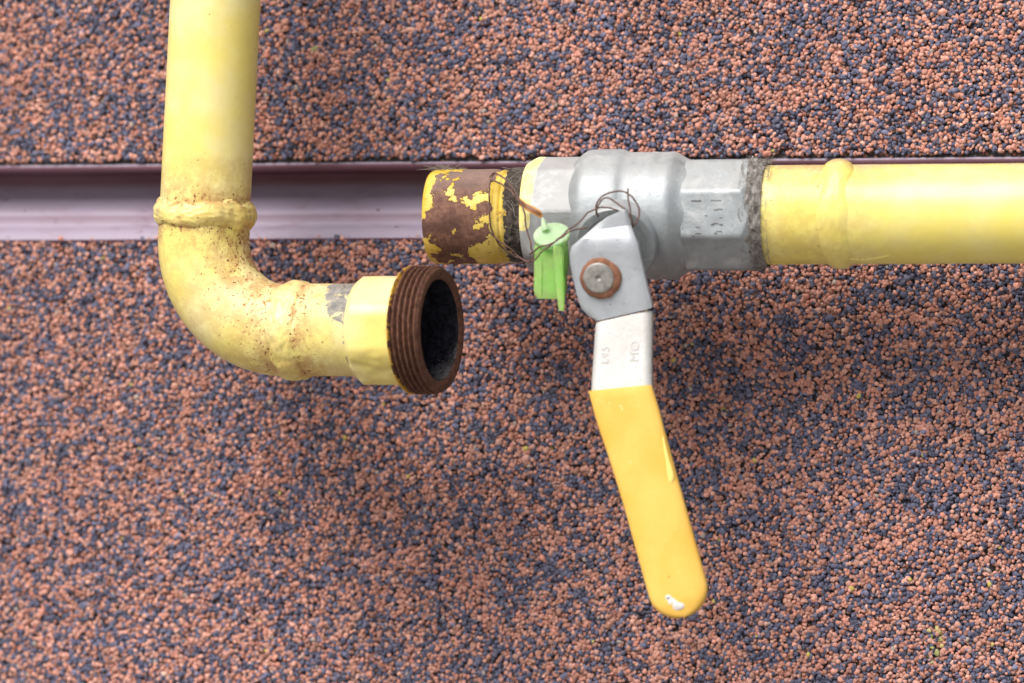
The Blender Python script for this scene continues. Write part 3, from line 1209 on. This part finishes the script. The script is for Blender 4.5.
sweep(mb, pts, lambda i, a: (R_T * 1.012) * (1 + 0.010 * mn.noise(Vector((pts[i] * 60)) + Vector((math.cos(a), math.sin(a), 0)))), wear_l, grime_l)
mb.build('elbow', M_YEL_OLD, bent, sharp=60)


def bead(org, axis, rad, width, h, seed, sag):
    mb = MB()
    pr = [(x, rad) for x in np.linspace(-width * 1.35, width * 1.35, 46)]

    def rf(d, t, r):
        c, s = math.cos(t), math.sin(t)
        off = width * 0.40 * mn.noise(Vector((c * 2.3, s * 2.3, seed)))
        w = width * (1 + 0.30 * mn.noise(Vector((c * 2, s * 2, seed + 3))))
        q = max(0.0, 1 - ((d - off) / w) ** 2)
        amp = h * (1 + 0.45 * mn.noise(Vector((c * 3.1, s * 3.1, seed + 7)))) * (1 + sag * max(0, -s) ** 4)
        rip = 0.00030 * mn.noise(Vector((d * 420, c * 5 + seed, s * 5))) + 0.00022 * mn.noise(Vector((d * 900, c * 12, s * 12)))
        return rad - 0.0003 + q ** 0.62 * (amp + 0.0003) + rip * q ** 0.3 * 1.3

    def wr(d, t):
        c, s = math.cos(t), math.sin(t)
        off = width * 0.40 * mn.noise(Vector((c * 2.3, s * 2.3, seed)))
        w = width * (1 + 0.30 * mn.noise(Vector((c * 2, s * 2, seed + 3))))
        return min(1.0, 0.50 + 0.55 * math.exp(-((abs(d - off) - w * 0.95) / 0.0012) ** 2) + 0.25 * mn.noise(Vector((c * 2, s * 2, seed))))

    lathe(mb, org, axis, pr, 140, rf, Attr('wear', wr))
    mb.build('weld_bead', M_YEL_OLD, bent, sharp=180)


bead(W1, VUP, R_T * 1.004, 0.0045, 0.0020, 1.3, 0.0)
bead(W2, NZ, R_T * 1.012, 0.0050, 0.0012, 5.1, 0.25)

# octagonal connector, thick with paint
mb = MB()
sa, sb_ = along(364), along(411)
MN = mpp(KN + NZ * sb_)
A8 = 54 * MN
pr = [(sa - 0.0002, A8 * 0.80), (sa, A8 * 0.93)] + [(sa + (sb_ - sa) * i / 30, A8) for i in range(31)] + [(sb_, A8 * 0.96)]


def conn_r(d, t, r):
    if r < A8 * 0.9:
        return r
    q = octagon_r(t, A8, R(-2), 0.45)
    lim = A8 * 0.95 + (d - sa) * 0.75
    drip = 0.00035 * mn.noise(Vector((d * 240, math.cos(t) * 7, math.sin(t) * 7))) * smooth(-0.2, -0.6, math.sin(t))
    return min(q, lim) + drip + 0.00012 * mn.noise(Vector((d * 150, math.cos(t) * 3, math.sin(t) * 3)))


lathe(mb, KN, NZ, pr, 160, conn_r, Attr('wear', lambda d, t: 0.12))
conn = mb.build('connector', M_YEL_OLD, bent, sharp=25)

# rusted outside thread and bore
mb = MB()
st, se = along(409), along(441)
RC = 64.3 * MN
PITCH = 0.0019
pr = [(st - 0.0003, RC * 0.82)] + [(st + (se - st) * i / 120, RC) for i in range(121)]


def thr(d, t, r):
    if r < RC * 0.9:
        return r
    k = ((d - st) / PITCH + t / (2 * math.pi)) % 1.0
    tri = 1 - abs(2 * k - 1)
    dep = 0.0019 * (1 - smooth(0.05, 0.92, tri))
    ends = 0.0011 * smooth(se - 0.0013, se, d) + 0.0006 * (1 - smooth(st, st + 0.001, d))
    wear_ = 0.00024 * mn.noise(Vector((d * 500, math.cos(t) * 9, math.sin(t) * 9))) + 0.00020 * mn.noise(Vector((d * 1500, math.cos(t) * 30, math.sin(t) * 30)))
    return RC - dep * (1 - 0.8 * smooth(se - 0.0016, se - 0.0004, d)) - ends + wear_


class AP(Attr):
    pass


lathe(mb, KN, NZ, pr, 170, thr, AP('paint', lambda d, t: 0.45 * (1 - smooth(st + 0.0010, st + 0.0032, d)) + 0.16 * smooth(-0.6, -1, math.sin(t)) * (1 - smooth(st, st + 0.006, d))))
RI = 50.5 * MN
mb2 = MB()
pr = [(se, RC - 0.0011), (se + 0.0001, RC - 0.0016), (se + 0.00015, RC - 0.0026), (se - 0.0001, RI + 0.0006), (se - 0.0007, RI)]
lathe(mb, KN, NZ, fine(pr, 0.0006), 170, lambda d, t, r: r + 0.00012 * mn.noise(Vector((r * 2500, math.cos(t) * 7, math.sin(t) * 7))), AP('paint', lambda d, t: 0.0))
thread = mb.build('threaded_end', M_THREAD, bent, sharp=70)
pr = [(se - 0.0006, RI * 1.003)] + [(se - 0.0006 - 0.019 * i / 40, RI * (1 - 0.02 * i / 40)) for i in range(1, 41)] + [(se - 0.0205, RI * 0.84), (se - 0.060, RI * 0.80), (se - 0.061, 0.0002)]
lathe(mb2, KN, NZ, pr, 100, lambda d, t, r: r * (1 + 0.012 * mn.noise(Vector((d * 200, math.cos(t) * 5, math.sin(t) * 5)))), Attr('dust', lambda d, t: smooth(0.15, -0.95, math.sin(t)) * smooth(se - 0.020, se - 0.003, d)))
build_sub(mb2, 'bore', M_BORE, thread, sharp=60)


# ================================================================== seal tag and wire
YT = PIPE_Y - 0.0295
tag = thing('seal_tag', 'translucent lime green plastic seal hanging on wire in front of the valve collar', 'seal', on(552, 262, YT))
TX, TZ = Vector((1, 0, 0)), Vector((0, 0, 1))


def rounded_prism(mb, cx, py0, py1, w0, w1, t0, t1, y, n=36, rows=14, ex=0.55):
    rr_ = []
    for i in range(rows + 1):
        k = i / rows
        e = min(k, 1 - k) * rows
        sc = (0.80, 0.93, 0.985)[int(e + 0.01)] if e < 2.9 else 1.0
        py = py0 + (py1 - py0) * k
        w, t = (w0 + (w1 - w0) * k) * sc, (t0 + (t1 - t0) * k) * sc
        c = on(cx[0] + (cx[1] - cx[0]) * k, py, y)
        ring = []
        for j in range(n):
            a = 2 * math.pi * j / n
            c_, s_ = math.cos(a), math.sin(a)
            q = c + TX * (math.copysign(abs(c_) ** ex, c_) * w / 3000) + Vector((0, 1, 0)) * (math.copysign(abs(s_) ** ex, s_) * t / 3000)
            ring.append(q + mn.noise_vector(q * 260) * 0.00042)
        rr_.append(ring)
    mb.grid(rr_, True, (True, True))


mb = MB()
rounded_prism(mb, (551.5, 550.5), 239, 299, 17.3, 16.2, 8, 7, YT, ex=0.62)
seal_body = mb.build('seal_body', M_TAG, tag, sharp=60)
mb = MB()
rounded_prism(mb, (550, 550), 247, 292, 11, 9, 4, 4, YT, ex=0.9)
rounded_prism(mb, (543, 543), 258, 296, 1.2, 1.2, 9.2, 8.2, YT, ex=0.5)
rounded_prism(mb, (564, 564), 252, 290, 2.2, 2.0, 9.0, 8.0, YT, ex=0.5)
build_sub(mb, 'seal_insert', M_TAG, seal_body, sharp=60)
mb = MB()
rounded_prism(mb, (558, 561.5), 246, 311, 6.0, 3.2, 5, 3, YT - 0.0042, ex=0.7)
mb.build('seal_wing', M_TAG, tag, sharp=60)
# frosted cap with a little nib
mb = MB()
rows = []
CC = on(551.8, 235.5, YT - 0.0006)
CN = Vector((0, -math.sin(R(40)), math.cos(R(40))))
CU = Vector((0, CN.z, -CN.y))
for h, r in ((-8, 10), (-7.5, 14.5), (-4, 17.0), (0.5, 18.2), (2.0, 17.8), (2.6, 16.4), (2.7, 8)):
    rows.append([CC + CN * (h / 3000) + (TX * math.cos(a) + CU * math.sin(a)) * (r / 3000) for a in (2 * math.pi * j / 44 for j in range(44))])
mb.grid(rows, True, (True, True))
mb.tube([on(545.5, 230, YT - 0.001), on(544, 224, YT - 0.001), on(543, 220, YT - 0.001), on(542.5, 217.5, YT - 0.001)], 4.0 / 3000, 12, True)
mb.build('seal_cap', M_CAP, tag, sharp=60)

wire = thing('wire', 'thin rusty wire looped over the lever top and round the plug', 'wire', on(600, 220, PIPE_Y - 0.035))


def spline(pts, n=7):
    out = []
    m = len(pts)
    for i in range(m - 1):
        p0, p1, p2, p3 = pts[max(i - 1, 0)], pts[i], pts[i + 1], pts[min(i + 2, m - 1)]
        for k in range(n):
            t = k / n
            out.append(0.5 * ((2 * p1) + (p2 - p0) * t + (2 * p0 - 5 * p1 + 4 * p2 - p3) * t * t + (3 * p1 - p0 - 3 * p2 + p3) * t ** 3))
    out.append(pts[-1])
    return out


mb = MB()
W = [
    # from the tag across the body to the loop behind the lever top
    [(532, 262, -.096), (543, 251, -.0975), (553, 243, -.0975), (566, 232, -.0945), (579, 222, -.092), (588, 213, -.091), (597, 208.5, -.0915), (606, 208, -.092), (618, 210, -.093)],
    # second strand, lower, going behind the lever
    [(530, 254, -.090), (540, 247, -.0965), (551, 243.5, -.0985), (562, 237, -.0965), (574, 230, -.0935), (588, 228, -.092)],
    # the loop
    [(596, 214, -.0905), (596.5, 205, -.0915), (601, 197.5, -.0925), (610, 193, -.0935), (621, 191.5, -.094), (631, 196, -.0945), (637, 204, -.0945), (639.5, 213, -.0945),
     (637, 222, -.0945), (630.5, 229.5, -.0945), (626, 229, -.0975)],
    [(598, 218, -.091), (597, 210, -.0925), (600, 202, -.0935), (606, 197.5, -.094), (614, 201, -.0945), (623, 208, -.095), (629, 214, -.0955), (632, 222, -.0955), (631, 236, -.094)],
    [(628, 188.5, -.094), (628.5, 199, -.0945), (629.5, 208, -.0945), (630.5, 215, -.0945)],
    # round the plug threads and down to the tag
    [(489, 178, -.073), (494, 173, -.074), (503, 178, -.0765), (512, 187, -.079), (519, 198, -.0815), (524, 211, -.0835), (527, 228, -.0845), (531, 246, -.085), (533, 256, -.0855), (529, 262, -.084)],
    [(494, 172, -.073), (490, 184, -.0755), (489, 202, -.0768), (490, 220, -.0768), (494, 236, -.0755), (503, 248, -.0735), (515, 256, -.072), (528, 262, -.0735)],
    [(490, 180, -.0755), (498, 182, -.077), (510, 190, -.0795), (519, 201, -.082)],
    [(489, 231, -.0766), (497, 240, -.0755), (508, 247, -.075), (521, 258, -.0735), (531, 264, -.074)],
    [(497, 268, -.066), (508, 263, -.069), (519, 263.5, -.070), (530, 260, -.074)],
]
for q in W:
    mb.tube([p + mn.noise_vector(p * 330) * 0.00032 + mn.noise_vector(p * 900) * 0.00012
             for p in spline([on(px, py, y + 0.060 + PIPE_Y) for px, py, y in q], 9)], 0.00028, 7)
mb.build('wire_strands', M_WIRE, wire, sharp=180)

# the placement helper property is not part of the scene
for o in bpy.data.objects:
    if '_o' in o:
        del o['_o']
